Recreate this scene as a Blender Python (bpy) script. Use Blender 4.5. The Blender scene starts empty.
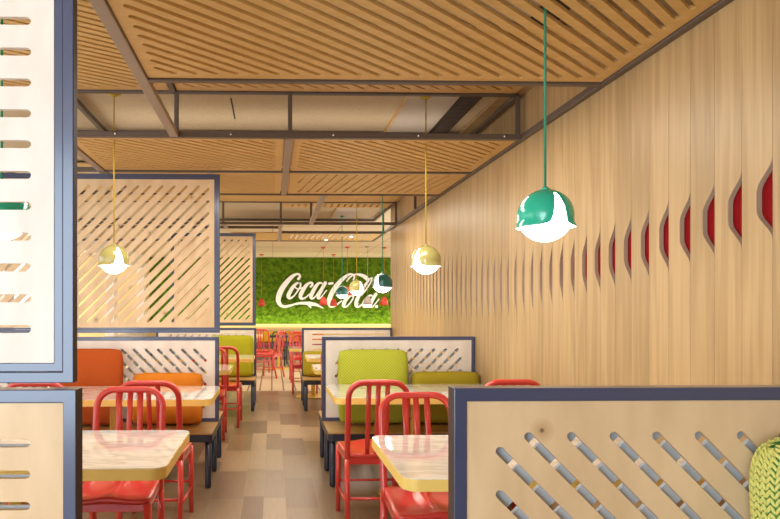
import bpy, bmesh, math, random
from mathutils import Vector, Matrix
random.seed(7)
PI = math.pi
S = bpy.context.scene
C = S.collection
S.view_settings.view_transform = 'Standard'
S.view_settings.look = 'None'
S.view_settings.gamma = 1
S.view_settings.exposure = 0.12
S.view_settings.use_curve_mapping = False
S.cycles.use_denoising = True
S.cycles.max_bounces = 8
S.cycles.diffuse_bounces = 4
S.cycles.glossy_bounces = 3
S.cycles.sample_clamp_indirect = 6
S.cycles.caustics_reflective = False
S.cycles.caustics_refractive = False

# ------------------------------------------------------------------ materials
def nt(name):
    m = bpy.data.materials.new(name)
    m.use_nodes = True
    n = m.node_tree.nodes
    return m, n, m.node_tree.links, n['Principled BSDF']

def flat(name, col, rough=.5, spec=.5, metal=0, coat=0, noise=0, nscale=20, bump=0, bscale=200):
    m, n, l, b = nt(name)
    b.inputs['Base Color'].default_value = (*col, 1)
    b.inputs['Roughness'].default_value = rough
    b.inputs['Specular IOR Level'].default_value = spec
    b.inputs['Metallic'].default_value = metal
    b.inputs['Coat Weight'].default_value = coat
    b.inputs['Coat Roughness'].default_value = .15
    tc = n.new('ShaderNodeTexCoord')
    nz = n.new('ShaderNodeTexNoise'); nz.inputs['Scale'].default_value = nscale
    nz.inputs['Detail'].default_value = 4
    l.new(tc.outputs['Object'], nz.inputs['Vector'])
    mx = n.new('ShaderNodeMix'); mx.data_type = 'RGBA'
    d = noise if noise else .04
    mx.inputs['A'].default_value = (*[c * (1 - d) for c in col], 1)
    mx.inputs['B'].default_value = (*[min(1, c * (1 + d)) for c in col], 1)
    l.new(nz.outputs['Fac'], mx.inputs['Factor'])
    l.new(mx.outputs['Result'], b.inputs['Base Color'])
    if bump:
        n2 = n.new('ShaderNodeTexNoise'); n2.inputs['Scale'].default_value = bscale
        l.new(tc.outputs['Object'], n2.inputs['Vector'])
        bp = n.new('ShaderNodeBump'); bp.inputs['Strength'].default_value = bump
        bp.inputs['Distance'].default_value = .004
        l.new(n2.outputs['Fac'], bp.inputs['Height'])
        l.new(bp.outputs['Normal'], b.inputs['Normal'])
    return m

def wood(name, c0, c1, stretch=(40, 40, 3), scale=1.0, rough=.5, attr=None, amount=.10, spec=.4, figure=(6, 6, .8), figamt=.5, knots=False):
    """grain = stretched noise + soft cathedral figure; optional per-face tone"""
    m, n, l, b = nt(name)
    tc = n.new('ShaderNodeTexCoord')
    geo_v = tc.outputs['Object']
    if attr:
        at = n.new('ShaderNodeAttribute'); at.attribute_name = attr
        ad = n.new('ShaderNodeVectorMath'); ad.operation = 'MULTIPLY_ADD'
        cb = n.new('ShaderNodeCombineXYZ')
        for k in range(3): l.new(at.outputs['Fac'], cb.inputs[k])
        l.new(cb.outputs[0], ad.inputs[0]); ad.inputs[1].default_value = (13, 17, 7)
        l.new(tc.outputs['Object'], ad.inputs[2])
        geo_v = ad.outputs[0]
    mp = n.new('ShaderNodeMapping'); mp.inputs['Scale'].default_value = [s * scale for s in stretch]
    l.new(geo_v, mp.inputs['Vector'])
    nz = n.new('ShaderNodeTexNoise'); nz.inputs['Scale'].default_value = 1; nz.inputs['Detail'].default_value = 6
    nz.inputs['Roughness'].default_value = .65
    l.new(mp.outputs[0], nz.inputs['Vector'])
    mp2 = n.new('ShaderNodeMapping'); mp2.inputs['Scale'].default_value = figure
    l.new(geo_v, mp2.inputs['Vector'])
    n2 = n.new('ShaderNodeTexNoise'); n2.inputs['Scale'].default_value = 1; n2.inputs['Detail'].default_value = 3
    l.new(mp2.outputs[0], n2.inputs['Vector'])
    wv = n.new('ShaderNodeMath'); wv.operation = 'MULTIPLY'; wv.inputs[1].default_value = 28
    l.new(n2.outputs['Fac'], wv.inputs[0])
    sn = n.new('ShaderNodeMath'); sn.operation = 'SINE'; l.new(wv.outputs[0], sn.inputs[0])
    ma = n.new('ShaderNodeMath'); ma.operation = 'MULTIPLY_ADD'; ma.inputs[1].default_value = .18 * figamt
    l.new(sn.outputs[0], ma.inputs[0]); l.new(nz.outputs['Fac'], ma.inputs[2])
    rp = n.new('ShaderNodeValToRGB')
    rp.color_ramp.elements[0].position = .28; rp.color_ramp.elements[0].color = (*c0, 1)
    rp.color_ramp.elements[1].position = .72; rp.color_ramp.elements[1].color = (*c1, 1)
    l.new(ma.outputs[0], rp.inputs['Fac'])
    out = rp.outputs['Color']
    if attr:
        mr = n.new('ShaderNodeMapRange'); mr.inputs['To Min'].default_value = 1 - amount; mr.inputs['To Max'].default_value = 1 + amount
        l.new(at.outputs['Fac'], mr.inputs['Value'])
        mu = n.new('ShaderNodeVectorMath'); mu.operation = 'SCALE'
        l.new(out, mu.inputs[0]); l.new(mr.outputs[0], mu.inputs['Scale'])
        out = mu.outputs[0]
    if knots:
        sx = n.new('ShaderNodeSeparateXYZ'); l.new(tc.outputs['Object'], sx.inputs[0])
        cx_ = n.new('ShaderNodeCombineXYZ'); l.new(sx.outputs['X'], cx_.inputs[0]); l.new(sx.outputs['Z'], cx_.inputs[1])
        mp3 = n.new('ShaderNodeMapping'); mp3.inputs['Scale'].default_value = (2.6, 2.6, 1); mp3.inputs['Location'].default_value = (.37, .21, 0)
        l.new(cx_.outputs[0], mp3.inputs['Vector'])
        for thr, soft, col in ((.0, .085, (.42, .24, .10, 1)), (.006, .012, (.06, .025, .012, 1))):
            vo = n.new('ShaderNodeTexVoronoi'); vo.voronoi_dimensions = '2D'; vo.inputs['Scale'].default_value = 1; vo.inputs['Randomness'].default_value = 1
            l.new(mp3.outputs[0], vo.inputs['Vector'])
            m2 = n.new('ShaderNodeMapRange'); m2.inputs['From Min'].default_value = thr; m2.inputs['From Max'].default_value = thr + soft
            m2.inputs['To Min'].default_value = .75; m2.inputs['To Max'].default_value = 0
            l.new(vo.outputs['Distance'], m2.inputs['Value'])
            mk = n.new('ShaderNodeMix'); mk.data_type = 'RGBA'
            l.new(m2.outputs[0], mk.inputs['Factor']); l.new(out, mk.inputs['A']); mk.inputs['B'].default_value = col
            out = mk.outputs['Result']
    l.new(out, b.inputs['Base Color'])
    b.inputs['Roughness'].default_value = rough
    b.inputs['Specular IOR Level'].default_value = spec
    return m

M = {}
M['ply'] = wood('birch_plywood', (.67, .475, .275), (.78, .58, .355), (9, 9, 3), 1, .42, figure=(3.2, 3.2, 1.1), figamt=.7, knots=True)
M['plypale'] = wood('pale_birch_plywood', (.75, .67, .59), (.85, .78, .70), (9, 9, 3), 1, .45, figure=(3, 3, 1.0), figamt=.6)
M['plyedge'] = wood('plywood_edge', (.36, .27, .18), (.60, .49, .37), (300, 300, 2), 1, .6, figamt=0)
M['oak'] = wood('oak_wall_veneer', (.42, .275, .12), (.53, .36, .172), (60, 70, 1.6), 1, .42, attr='tone', amount=.07, figure=(5, 9, .5), figamt=.9)
M['ceilwood'] = wood('ceiling_plywood', (.64, .395, .13), (.74, .48, .185), (4, 26, 26), 1, .42, figure=(1.2, 5, 5), figamt=.4)
M['greyboard'] = flat('pale_grey_board', (.52, .56, .60), .6, .3)
M['bench'] = wood('bench_wood', (.46, .27, .095), (.56, .35, .13), (3, 40, 40), 1, .4)
M['blue'] = flat('slate_blue_paint', (.05, .064, .135), .28, .5, coat=.5, noise=.05)
M['navy'] = flat('dark_navy_metal', (.028, .032, .055), .38, .5)
M['brown'] = flat('brown_painted_steel', (.12, .088, .068), .42, .5)
M['taupe'] = flat('taupe_painted_steel', (.36, .28, .22), .45, .4)
M['brownedge'] = flat('dark_brown_edge', (.07, .048, .038), .6, .2)
M['red'] = flat('red_enamel', (.66, .05, .038), .3, .5, coat=.5)
M['redfelt'] = flat('dark_red_felt', (.27, .008, .010), .9, .1, noise=.1, nscale=60, bump=.4)
M['yellow'] = flat('yellow_edge', (.93, .66, .18), .4, .4)
M['yellowmetal'] = flat('yellow_metal', (.66, .40, .05), .35, .5)
M['concrete'] = flat('beige_acoustic_slab', (.64, .52, .34), .9, .1, noise=.22, nscale=70)
M['palestrip'] = flat('pale_board', (.62, .54, .45), .8, .1)
M['ventdark'] = flat('dark_vent', (.05, .04, .035), .6, .3)
M['cream'] = flat('cream_wall', (.78, .60, .28), .8, .2)
M['white'] = flat('white_letters', (.86, .85, .82), .5, .4)
M['steel'] = flat('bright_steel', (.7, .7, .72), .25, .5, metal=1)
M['orange'] = flat('orange_fabric', (.70, .22, .02), .9, .15, noise=.08, nscale=90, bump=.5, bscale=500)
M['rust'] = flat('rust_orange_fabric', (.50, .095, .018), .9, .15, noise=.08, nscale=90, bump=.5, bscale=500)
M['olive'] = flat('olive_fabric', (.38, .30, .022), .9, .15, noise=.08, nscale=90, bump=.5, bscale=500)
M['moselime'] = flat('flat_lime_fabric', (.40, .39, .02), .9, .15, noise=.08, nscale=90, bump=.5, bscale=500)
M['amber'] = flat('amber_fabric', (.72, .40, .03), .9, .15, noise=.08, nscale=90, bump=.5, bscale=500)
M['lampwhite'] = flat('white_lamp_inside', (.85, .83, .78), .5, .3)
M['greenpend'] = flat('green_enamel', (.02, .54, .36), .16, .5, coat=.5)
M['tealpend'] = flat('teal_enamel', (.015, .17, .15), .2, .5, coat=.5)
M['yelpend'] = flat('mustard_enamel', (.42, .37, .12), .18, .5, coat=.5)
M['redpend'] = flat('red_lamp_enamel', (.55, .045, .02), .35, .5)
M['greypend'] = flat('grey_lamp_enamel', (.36, .30, .25), .35, .5)
M['goldcord'] = flat('mustard_cord', (.55, .38, .03), .6, .3)
M['greencord'] = flat('green_cord', (.03, .30, .18), .6, .3)
M['black'] = flat('black_enamel', (.02, .025, .025), .35, .5)
M['plinth'] = flat('dark_plinth', (.20, .14, .10), .6, .3)
M['plum'] = flat('plum_vinyl', (.25, .06, .10), .5, .3)

def knit_lime():
    m, n, l, b = nt('lime_woven_fabric')
    tc = n.new('ShaderNodeTexCoord')
    sep = n.new('ShaderNodeSeparateXYZ'); l.new(tc.outputs['Object'], sep.inputs[0])
    def sinw(sock, f):
        a = n.new('ShaderNodeMath'); a.operation = 'MULTIPLY'; a.inputs[1].default_value = f; l.new(sock, a.inputs[0])
        s = n.new('ShaderNodeMath'); s.operation = 'SINE'; l.new(a.outputs[0], s.inputs[0]); return s.outputs[0]
    p = n.new('ShaderNodeMath'); p.operation = 'MULTIPLY'
    l.new(sinw(sep.outputs['X'], 2 * PI / .022), p.inputs[0]); l.new(sinw(sep.outputs['Z'], 2 * PI / .022), p.inputs[1])
    mr = n.new('ShaderNodeMapRange'); mr.inputs['From Min'].default_value = -1
    l.new(p.outputs[0], mr.inputs['Value'])
    mx = n.new('ShaderNodeMix'); mx.data_type = 'RGBA'
    mx.inputs['A'].default_value = (.31, .37, .02, 1); mx.inputs['B'].default_value = (.56, .57, .07, 1)
    l.new(mr.outputs[0], mx.inputs['Factor']); l.new(mx.outputs['Result'], b.inputs['Base Color'])
    bp = n.new('ShaderNodeBump'); bp.inputs['Strength'].default_value = .6; bp.inputs['Distance'].default_value = .004
    l.new(mr.outputs[0], bp.inputs['Height']); l.new(bp.outputs['Normal'], b.inputs['Normal'])
    b.inputs['Roughness'].default_value = .9
    b.inputs['Specular IOR Level'].default_value = .15
    return m
M['lime'] = knit_lime()
M['stitch'] = flat('lime_yarn', (.68, .68, .20), .85, .15, noise=.15, nscale=60)
M['greenknit'] = flat('green_knit', (.06, .28, .07), .9, .15, bump=.6, bscale=300)

def emis(name, col, st):
    m, n, l, b = nt(name)
    b.inputs['Base Color'].default_value = (*col, 1)
    b.inputs['Emission Color'].default_value = (*col, 1)
    b.inputs['Emission Strength'].default_value = st
    return m
M['glow'] = emis('opal_glass_lit', (1, .94, .85), 8.5)
M['downlight'] = emis('downlight_lit', (1, .9, .7), 18)

def laminate():
    m, n, l, b = nt('veined_white_laminate')
    tc = n.new('ShaderNodeTexCoord')
    mp = n.new('ShaderNodeMapping'); mp.inputs['Scale'].default_value = (3, 9, 1); mp.inputs['Rotation'].default_value = (0, 0, .6)
    l.new(tc.outputs['Object'], mp.inputs[0])
    nz = n.new('ShaderNodeTexNoise'); nz.inputs['Scale'].default_value = 2.2; nz.inputs['Detail'].default_value = 8; nz.inputs['Distortion'].default_value = 1.2
    l.new(mp.outputs[0], nz.inputs[0])
    rp = n.new('ShaderNodeValToRGB')
    rp.color_ramp.elements[0].position = .42; rp.color_ramp.elements[0].color = (.72, .68, .61, 1)
    rp.color_ramp.elements[1].position = .56; rp.color_ramp.elements[1].color = (.88, .86, .81, 1)
    l.new(nz.outputs['Fac'], rp.inputs[0]); l.new(rp.outputs[0], b.inputs['Base Color'])
    b.inputs['Roughness'].default_value = .07
    b.inputs['Specular IOR Level'].default_value = .6
    b.inputs['Coat Weight'].default_value = .7
    b.inputs['Coat Roughness'].default_value = .03
    return m
M['laminate'] = laminate()

def moss():
    m, n, l, b = nt('green_moss')
    tc = n.new('ShaderNodeTexCoord')
    nz = n.new('ShaderNodeTexNoise'); nz.inputs['Scale'].default_value = 9; nz.inputs['Detail'].default_value = 7; nz.inputs['Roughness'].default_value = .7
    l.new(tc.outputs['Object'], nz.inputs[0])
    rp = n.new('ShaderNodeValToRGB')
    rp.color_ramp.elements[0].position = .35; rp.color_ramp.elements[0].color = (.035, .085, .006, 1)
    rp.color_ramp.elements[1].position = .68; rp.color_ramp.elements[1].color = (.15, .25, .015, 1)
    l.new(nz.outputs['Fac'], rp.inputs[0]); l.new(rp.outputs[0], b.inputs['Base Color'])
    b.inputs['Roughness'].default_value = 1; b.inputs['Specular IOR Level'].default_value = .05
    return m
M['moss'] = moss()

def tilemat():
    m, n, l, b = nt('wood_look_floor_tile')
    tc = n.new('ShaderNodeTexCoord'); at = n.new('ShaderNodeAttribute'); at.attribute_name = 'tone'
    rp = n.new('ShaderNodeValToRGB'); r = rp.color_ramp
    r.elements[0].position = 0; r.elements[0].color = (.165, .10, .055, 1)
    r.elements[1].position = 1; r.elements[1].color = (.40, .285, .17, 1)
    e = r.elements.new(.5); e.color = (.265, .178, .103, 1)
    l.new(at.outputs['Fac'], rp.inputs[0])
    mp = n.new('ShaderNodeMapping'); mp.inputs['Scale'].default_value = (45, 3, 1); l.new(tc.outputs['Object'], mp.inputs[0])
    nz = n.new('ShaderNodeTexNoise'); nz.inputs['Scale'].default_value = 1.3; nz.inputs['Detail'].default_value = 5; l.new(mp.outputs[0], nz.inputs[0])
    mr = n.new('ShaderNodeMapRange'); mr.inputs['To Min'].default_value = .8; mr.inputs['To Max'].default_value = 1.2; l.new(nz.outputs['Fac'], mr.inputs[0])
    mu = n.new('ShaderNodeVectorMath'); mu.operation = 'SCALE'; l.new(rp.outputs[0], mu.inputs[0]); l.new(mr.outputs[0], mu.inputs['Scale'])
    l.new(mu.outputs[0], b.inputs['Base Color'])
    b.inputs['Roughness'].default_value = .28; b.inputs['Specular IOR Level'].default_value = .45
    return m
M['tile'] = tilemat()
M['grout'] = flat('grout', (.45, .36, .27), .8, .2)
M['paletile'] = flat('pale_hall_tile', (.62, .50, .33), .3, .4, noise=.12, nscale=14)

# ------------------------------------------------------------------ helpers
def tag(o, label=None, cat=None, group=None, kind=None):
    if label: o['label'] = label
    if cat: o['category'] = cat
    if group: o['group'] = group
    if kind: o['kind'] = kind
    return o

def empty(name, loc=(0, 0, 0), rz=0, label=None, cat=None, group=None):
    o = bpy.data.objects.new(name, None); C.objects.link(o)
    o.empty_display_size = .1
    o.location = loc; o.rotation_euler = (0, 0, rz)
    return tag(o, label, cat, group)

def addmesh(name, me, mat, parent=None, smooth=False, bevel=0):
    o = bpy.data.objects.new(name, me); C.objects.link(o)
    if len(me.materials): me.materials.clear()
    me.materials.append(M[mat] if isinstance(mat, str) else mat)
    me.polygons.foreach_set('use_smooth', [smooth] * len(me.polygons))
    if parent: o.parent = parent
    if bevel:
        md = o.modifiers.new('bevel', 'BEVEL'); md.width = bevel; md.segments = 2; md.limit_method = 'ANGLE'
    return o

def obj(name, bm, mat, parent=None, smooth=False, bevel=0):
    bmesh.ops.recalc_face_normals(bm, faces=bm.faces)
    me = bpy.data.meshes.new(name); bm.to_mesh(me); bm.free()
    return addmesh(name, me, mat, parent, smooth, bevel)

def box(bm, x0, x1, y0, y1, z0, z1):
    v = [bm.verts.new((x, y, z)) for x in (x0, x1) for y in (y0, y1) for z in (z0, z1)]
    for f in ((0, 1, 3, 2), (4, 6, 7, 5), (0, 4, 5, 1), (2, 3, 7, 6), (0, 2, 6, 4), (1, 5, 7, 3)):
        bm.faces.new([v[i] for i in f])

def boxo(name, dims, mat, parent=None, bevel=0):
    bm = bmesh.new(); box(bm, *dims)
    return obj(name, bm, mat, parent, False, bevel)

def sweep(bm, pts, w, h=None, n=8, closed=False, up=(0, 0, 1)):
    """tube with elliptical / superelliptic section along pts; w,h half sizes (numbers or lists)"""
    pts = [Vector(p) for p in pts]; N = len(pts); h = h or w
    rings = []
    for i, p in enumerate(pts):
        a = pts[(i - 1) % N] if (closed or i > 0) else p
        b = pts[(i + 1) % N] if (closed or i < N - 1) else p
        t = (b - a).normalized()
        u = Vector(up)
        if abs(u.dot(t)) > .98: u = Vector((0, 1, 0)) if abs(t.y) < .9 else Vector((1, 0, 0))
        s = t.cross(u).normalized(); q = s.cross(t).normalized()
        wi = w[i] if isinstance(w, (list, tuple)) else w
        hi = h[i] if isinstance(h, (list, tuple)) else h
        ring = []
        for k in range(n):
            an = 2 * PI * (k + .5) / n
            c, d = math.cos(an), math.sin(an)
            c = math.copysign(abs(c) ** .6, c); d = math.copysign(abs(d) ** .6, d)
            ring.append(bm.verts.new(p + s * (c * wi) + q * (d * hi)))
        rings.append(ring)
    for i in range(N if closed else N - 1):
        r0, r1 = rings[i], rings[(i + 1) % N]
        for k in range(n):
            bm.faces.new((r0[k], r0[(k + 1) % n], r1[(k + 1) % n], r1[k]))
    if not closed:
        bm.faces.new(rings[0]); bm.faces.new(rings[-1][::-1])

def lathe(bm, prof, n=24, cx=0, cy=0):
    rings = []
    for r, z in prof:
        if r < 1e-5: rings.append([bm.verts.new((cx, cy, z))])
        else: rings.append([bm.verts.new((cx + r * math.cos(2 * PI * k / n), cy + r * math.sin(2 * PI * k / n), z)) for k in range(n)])
    for a, b in zip(rings, rings[1:]):
        for k in range(n):
            k2 = (k + 1) % n
            if len(a) == 1 and len(b) == 1: continue
            if len(a) == 1: bm.faces.new((a[0], b[k], b[k2]))
            elif len(b) == 1: bm.faces.new((a[k], b[0], a[k2]))
            else: bm.faces.new((a[k], b[k], b[k2], a[k2]))

def plate(outlines, thick, mat4):
    """2D outlines (first outer, others holes) -> solid plate mesh, local uv plane mapped by mat4"""
    cu = bpy.data.curves.new('tmp', 'CURVE'); cu.dimensions = '2D'; cu.fill_mode = 'BOTH'; cu.extrude = thick / 2
    for ol in outlines:
        sp = cu.splines.new('POLY'); sp.points.add(len(ol) - 1)
        for p, q in zip(sp.points, ol): p.co = (q[0], q[1], 0, 1)
        sp.use_cyclic_u = True
    o = bpy.data.objects.new('tmp', cu); C.objects.link(o)
    dg = bpy.context.evaluated_depsgraph_get()
    me = bpy.data.meshes.new_from_object(o.evaluated_get(dg))
    bpy.data.objects.remove(o); bpy.data.curves.remove(cu)
    me.transform(mat4)
    bm = bmesh.new(); bm.from_mesh(me)
    bmesh.ops.remove_doubles(bm, verts=bm.verts, dist=1e-5)
    bmesh.ops.recalc_face_normals(bm, faces=bm.faces)
    bm.to_mesh(me); bm.free()
    return me

# frames: uv -> world
def front(y):   # u = X, v = Z, plane y
    return Matrix(((1, 0, 0, 0), (0, 0, -1, y), (0, 1, 0, 0), (0, 0, 0, 1)))
def flatz(z):   # u = X, v = Y
    return Matrix(((1, 0, 0, 0), (0, 1, 0, 0), (0, 0, 1, z), (0, 0, 0, 1)))

def rect(x0, x1, y0, y1): return [(x0, y0), (x1, y0), (x1, y1), (x0, y1)]
def rrect(x0, x1, y0, y1, r, n=6):
    out = []
    for cx, cy, a in ((x1 - r, y0 + r, -90), (x1 - r, y1 - r, 0), (x0 + r, y1 - r, 90), (x0 + r, y0 + r, 180)):
        for k in range(n + 1):
            t = math.radians(a + 90 * k / n); out.append((cx + r * math.cos(t), cy + r * math.sin(t)))
    return out

def capsule(p, q, w, n=5):
    dx, dy = q[0] - p[0], q[1] - p[1]; a = math.atan2(dy, dx); out = []
    for k in range(n + 1):
        t = a - PI / 2 + PI * k / n; out.append((q[0] + w / 2 * math.cos(t), q[1] + w / 2 * math.sin(t)))
    for k in range(n + 1):
        t = a + PI / 2 + PI * k / n; out.append((p[0] + w / 2 * math.cos(t), p[1] + w / 2 * math.sin(t)))
    return out

def slots(x0, x1, y0, y1, direc, spacing, w, phase=0.0, minlen=.03):
    """capsule slots: a family of parallel lines clipped to a rectangle. spacing is perpendicular."""
    dx, dy = direc; L = math.hypot(dx, dy); dx /= L; dy /= L; nx, ny = -dy, dx
    cs = [x * nx + y * ny for x in (x0, x1) for y in (y0, y1)]
    k0 = math.floor((min(cs) - phase) / spacing); k1 = math.ceil((max(cs) - phase) / spacing)
    out = []
    for k in range(k0, k1 + 1):
        c = phase + k * spacing
        t0, t1 = -1e9, 1e9; ok = True
        for p, d, lo, hi in ((c * nx, dx, x0, x1), (c * ny, dy, y0, y1)):
            if abs(d) < 1e-9:
                if not lo <= p <= hi: ok = False
            else:
                a, b = (lo - p) / d, (hi - p) / d
                if a > b: a, b = b, a
                t0 = max(t0, a); t1 = min(t1, b)
        if ok and t1 - t0 > minlen:
            out.append(capsule((c * nx + t0 * dx, c * ny + t0 * dy), (c * nx + t1 * dx, c * ny + t1 * dy), w))
    return out

def copy_tree(o, parent=None):
    c = o.copy(); C.objects.link(c)
    if parent: c.parent = parent
    for ch in list(o.children): copy_tree(ch, c)
    return c

# ------------------------------------------------------------------ setting
H = 1.33            # eye height
WX = 1.677          # right wall face
ZL, ZU, ZS = 2.47, 2.76, 2.792   # lower grid, upper grid, slab

# floor of tiles
bm = bmesh.new(); tone = []
wid = [.23, .145, .153, .222]
x = -.436 - 4 * .75; i = 0
while x < 1.75:
    w = wid[i % 4]
    y = -3.2 + random.random() * .75
    while y < 10.1:
        y1 = min(y + .75, 10.12)
        if y1 > y + .02:
            v = [bm.verts.new(p) for p in ((x + .0015, y + .0015, 0), (x + w - .0015, y + .0015, 0), (x + w - .0015, y1 - .0015, 0), (x + .0015, y1 - .0015, 0))]
            bm.faces.new(v); tone.append(random.choice([.05, .2, .3, .45, .5, .6, .8, .95]))
        y += .75
    x += w; i += 1
me = bpy.data.meshes.new('floor'); bm.to_mesh(me); bm.free()
a = me.attributes.new('tone', 'FLOAT', 'FACE'); a.data.foreach_set('value', tone)
fl = tag(addmesh('floor', me, 'tile'), kind='structure')
g = boxo('grout_bed', (-3.5, 1.8, -3.2, 10.12, -.06, -.0012), 'grout', fl)
fh = tag(boxo('floor_hall', (-6, 6, 10.12, 17.6, -.06, 0.0), 'paletile'), kind='structure')

bm = bmesh.new()
for k in range(-9, 12):
    xx = -.21 + .198 * k; box(bm, xx - .013, xx + .013, 10.16, 16.2, .0002, .0012)
obj('inlay_strips', bm, 'plinth', fh)
# right wall: boards with scooped notch on the near edge
KY = [2.0, 2.2, 2.85, 3.15, 3.43, 4.1, 4.7, 6.1, 8.6]
KT = [1.85, 1.825, 1.78, 1.752, 1.735, 1.75, 1.79, 1.98, 2.25]
KB = [1.57, 1.54, 1.445, 1.41, 1.38, 1.275, 1.215, 1.14, 1.18]
KN = [.068, .066, .060, .056, .042, .038, .04, .042, .042]
def interp(y, A):
    if y <= KY[0]: return A[0]
    for j in range(len(KY) - 1):
        if y <= KY[j + 1]:
            t = (y - KY[j]) / (KY[j + 1] - KY[j]); return A[j] + t * (A[j + 1] - A[j])
    return A[-1]
bm = bmesh.new(); tones = []
pitch = .1365; y0 = 2.174 - pitch * 9; th = .019
yb = []
y = y0
while y < 8.70: yb.append(y); y += pitch
yb.append(8.75)
def board(y, y1, notch):
    prof = []
    if notch:
        zt, zb, nb = interp(y, KT), interp(y, KB), interp(y, KN)
        zc, hh = (zt + zb) / 2, (zt - zb) / 2
        for k in range(25):
            t = -1 + 2 * k / 24
            s = min(1, max(0, (abs(t) - .22) / .78))
            prof.append((y + nb * .5 * (1 + math.cos(PI * s)), zc + t * hh))
    poly = [(y1, 0), (y1, ZS), (y, ZS)] + [(p[0] + .0006, p[1]) for p in prof[::-1]] + [(y, 0)]
    f0 = len(bm.faces)
    fv = [bm.verts.new((WX, p[0], p[1])) for p in poly]
    bv = [bm.verts.new((WX + th, p[0], p[1])) for p in poly]
    bm.faces.new(fv); bm.faces.new(bv[::-1])
    n = len(poly)
    for k in range(n): bm.faces.new((fv[k], bv[k], bv[(k + 1) % n], fv[(k + 1) % n])).material_index = 1 if notch and 2 < k < n - 1 else 0
    t = random.random()
    tones.extend([t] * (len(bm.faces) - f0))
board(-3.0, y0 - .001, False)
for a_, b_ in zip(yb, yb[1:]): board(a_, b_ - .0012, True)
me = bpy.data.meshes.new('wall_right'); bm.normal_update(); bm.to_mesh(me); bm.free()
a = me.attributes.new('tone', 'FLOAT', 'FACE'); a.data.foreach_set('value', tones)
wr = tag(addmesh('wall_right', me, 'oak'), kind='structure'); me.materials.append(M['plyedge'])
boxo('felt_backing', (WX + th + .002, WX + .06, -3.0, 8.70, .5, 2.4), 'redfelt', wr)
boxo('wall_core', (WX + .06, WX + .22, -3.0, 8.75, 0, ZS), 'oak', wr)
boxo('end_board', (WX, WX + .22, 8.75, 8.77, 0, ZS), 'oak', wr)

# far wall, left wall, slab
YF = 17.3
tag(boxo('wall_light_block', (-.7, 2.0, -3.2, -3.0, 0, ZS), 'oak'), kind='structure')  # unseen wall added behind the camera to keep light off the right screen
tag(boxo('wall_back', (-6, 6, YF, YF + .2, 0, ZS), 'cream'), kind='structure')
bm = bmesh.new(); box(bm, -3.7, -3.5, 2.6, YF, 0, .75); box(bm, -3.7, -3.5, 2.6, YF, 2.45, ZS)
for yy in (2.6, 5.4, 8.2, 11.0, 13.8, 17.0): box(bm, -3.7, -3.5, yy, yy + .3, .75, 2.45)
tag(obj('wall_left', bm, 'plypale'), kind='structure')
tag(boxo('ceiling', (-6, 6, -3.2, YF + .2, ZS, ZS + .12), 'concrete'), kind='structure')
tag(boxo('trim_1', (1.53, WX - .001, -1.2, 8.75, ZS - .03, ZS - .001), 'oak'), kind='structure')
tag(boxo('trim_2', (.93, 1.27, -1.2, 10.4, ZS - .012, ZS - .001), 'palestrip'), kind='structure')
tag(boxo('trim_3', (.915, .929, -1.2, 10.4, ZS - .016, ZS - .001), 'ceilwood'), kind='structure')
# panel joints in the far slab: thin dark grooves as slim strips
bm = bmesh.new()
for yy in (10.9, 12.1, 13.3, 14.5, 15.7): box(bm, -6, 6, yy, yy + .008, ZS - .002, ZS - .0005)
for xx in (-2.4, -1.2, 0, 1.2, 2.4): box(bm, xx, xx + .008, 10.4, YF, ZS - .002, ZS - .0005)
tag(obj('trim_4', bm, 'plinth'), kind='structure')

# ceiling vent
t = empty('air_vent', (1.36, 4.5, ZS), 0, 'dark perforated vent strip in the open ceiling bay by the oak wall', 'vent')
boxo('vent_frame', (-.07, .07, -3, 3.5, -.018, -.001), 'ventdark', t)
bm = bmesh.new()
for k in range(100):
    yy = -1.0 + k * .03; box(bm, -.055, .055, yy, yy + .012, -.026, -.018)
obj('vent_slats', bm, 'brown', t)

# ------------------------------------------------------------------ ceiling trellis
tr = empty('ceiling_trellis', (0, 0, ZL), 0, 'brown steel trellis of tubes carrying the slatted ceiling panels', 'trellis')
def bar(name, a, b, w=.018, h=.018):
    bm = bmesh.new()
    a = Vector(a) - Vector((0, 0, ZL)); b = Vector(b) - Vector((0, 0, ZL))
    lo = [min(a[k], b[k]) for k in range(3)]; hi = [max(a[k], b[k]) for k in range(3)]
    ax = max(range(3), key=lambda k: hi[k] - lo[k])
    ex = [w, w, w]
    if ax == 0: ex = [0, w, h]
    if ax == 1: ex = [w, 0, h]
    if ax == 2: ex = [w, w, 0]
    box(bm, lo[0] - ex[0], hi[0] + ex[0], lo[1] - ex[1], hi[1] + ex[1], lo[2] - ex[2], hi[2] + ex[2])
    return obj(name, bm, 'taupe' if name == 'beam' else 'brown', tr, False, .003)
for yy, x0, x1 in ((3.07, -.61, 1.64), (4.07, -3.4, 1.64), (5.09, -3.4, 1.64), (6.09, -3.4, 1.64), (8.2, -3.4, 1.64), (8.6, -3.4, .08), (9.15, .13, 1.64), (10.2, -3.4, 1.64)):
    bar('tube', (x0, yy, ZL), (x1, yy, ZL))
for xx, a_, b_ in ((1.658, .8, 10.2),):
    bar('tube', (xx, a_, ZL), (xx, b_, ZL))
for xx, a_, b_ in ((-.64, .8, 4.05), (.11, 4.09, 6.07), (.51, 6.11, 8.18), (-1.39, 4.09, 6.07), (-.64, 8.22, 8.58), (.11, 8.22, 10.18), (-2.2, 4.09, 6.07)):
    bar('beam', (xx, a_, ZL), (xx, b_, ZL), .028, .018)
for yy, x0, x1 in ((4.07, -3.4, 1.61), (5.06, -3.4, 1.61), (8.2, -3.4, 1.61), (9.9, -3.4, 1.61)):
    bar('tube', (x0, yy, ZU), (x1, yy, ZU))
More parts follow.
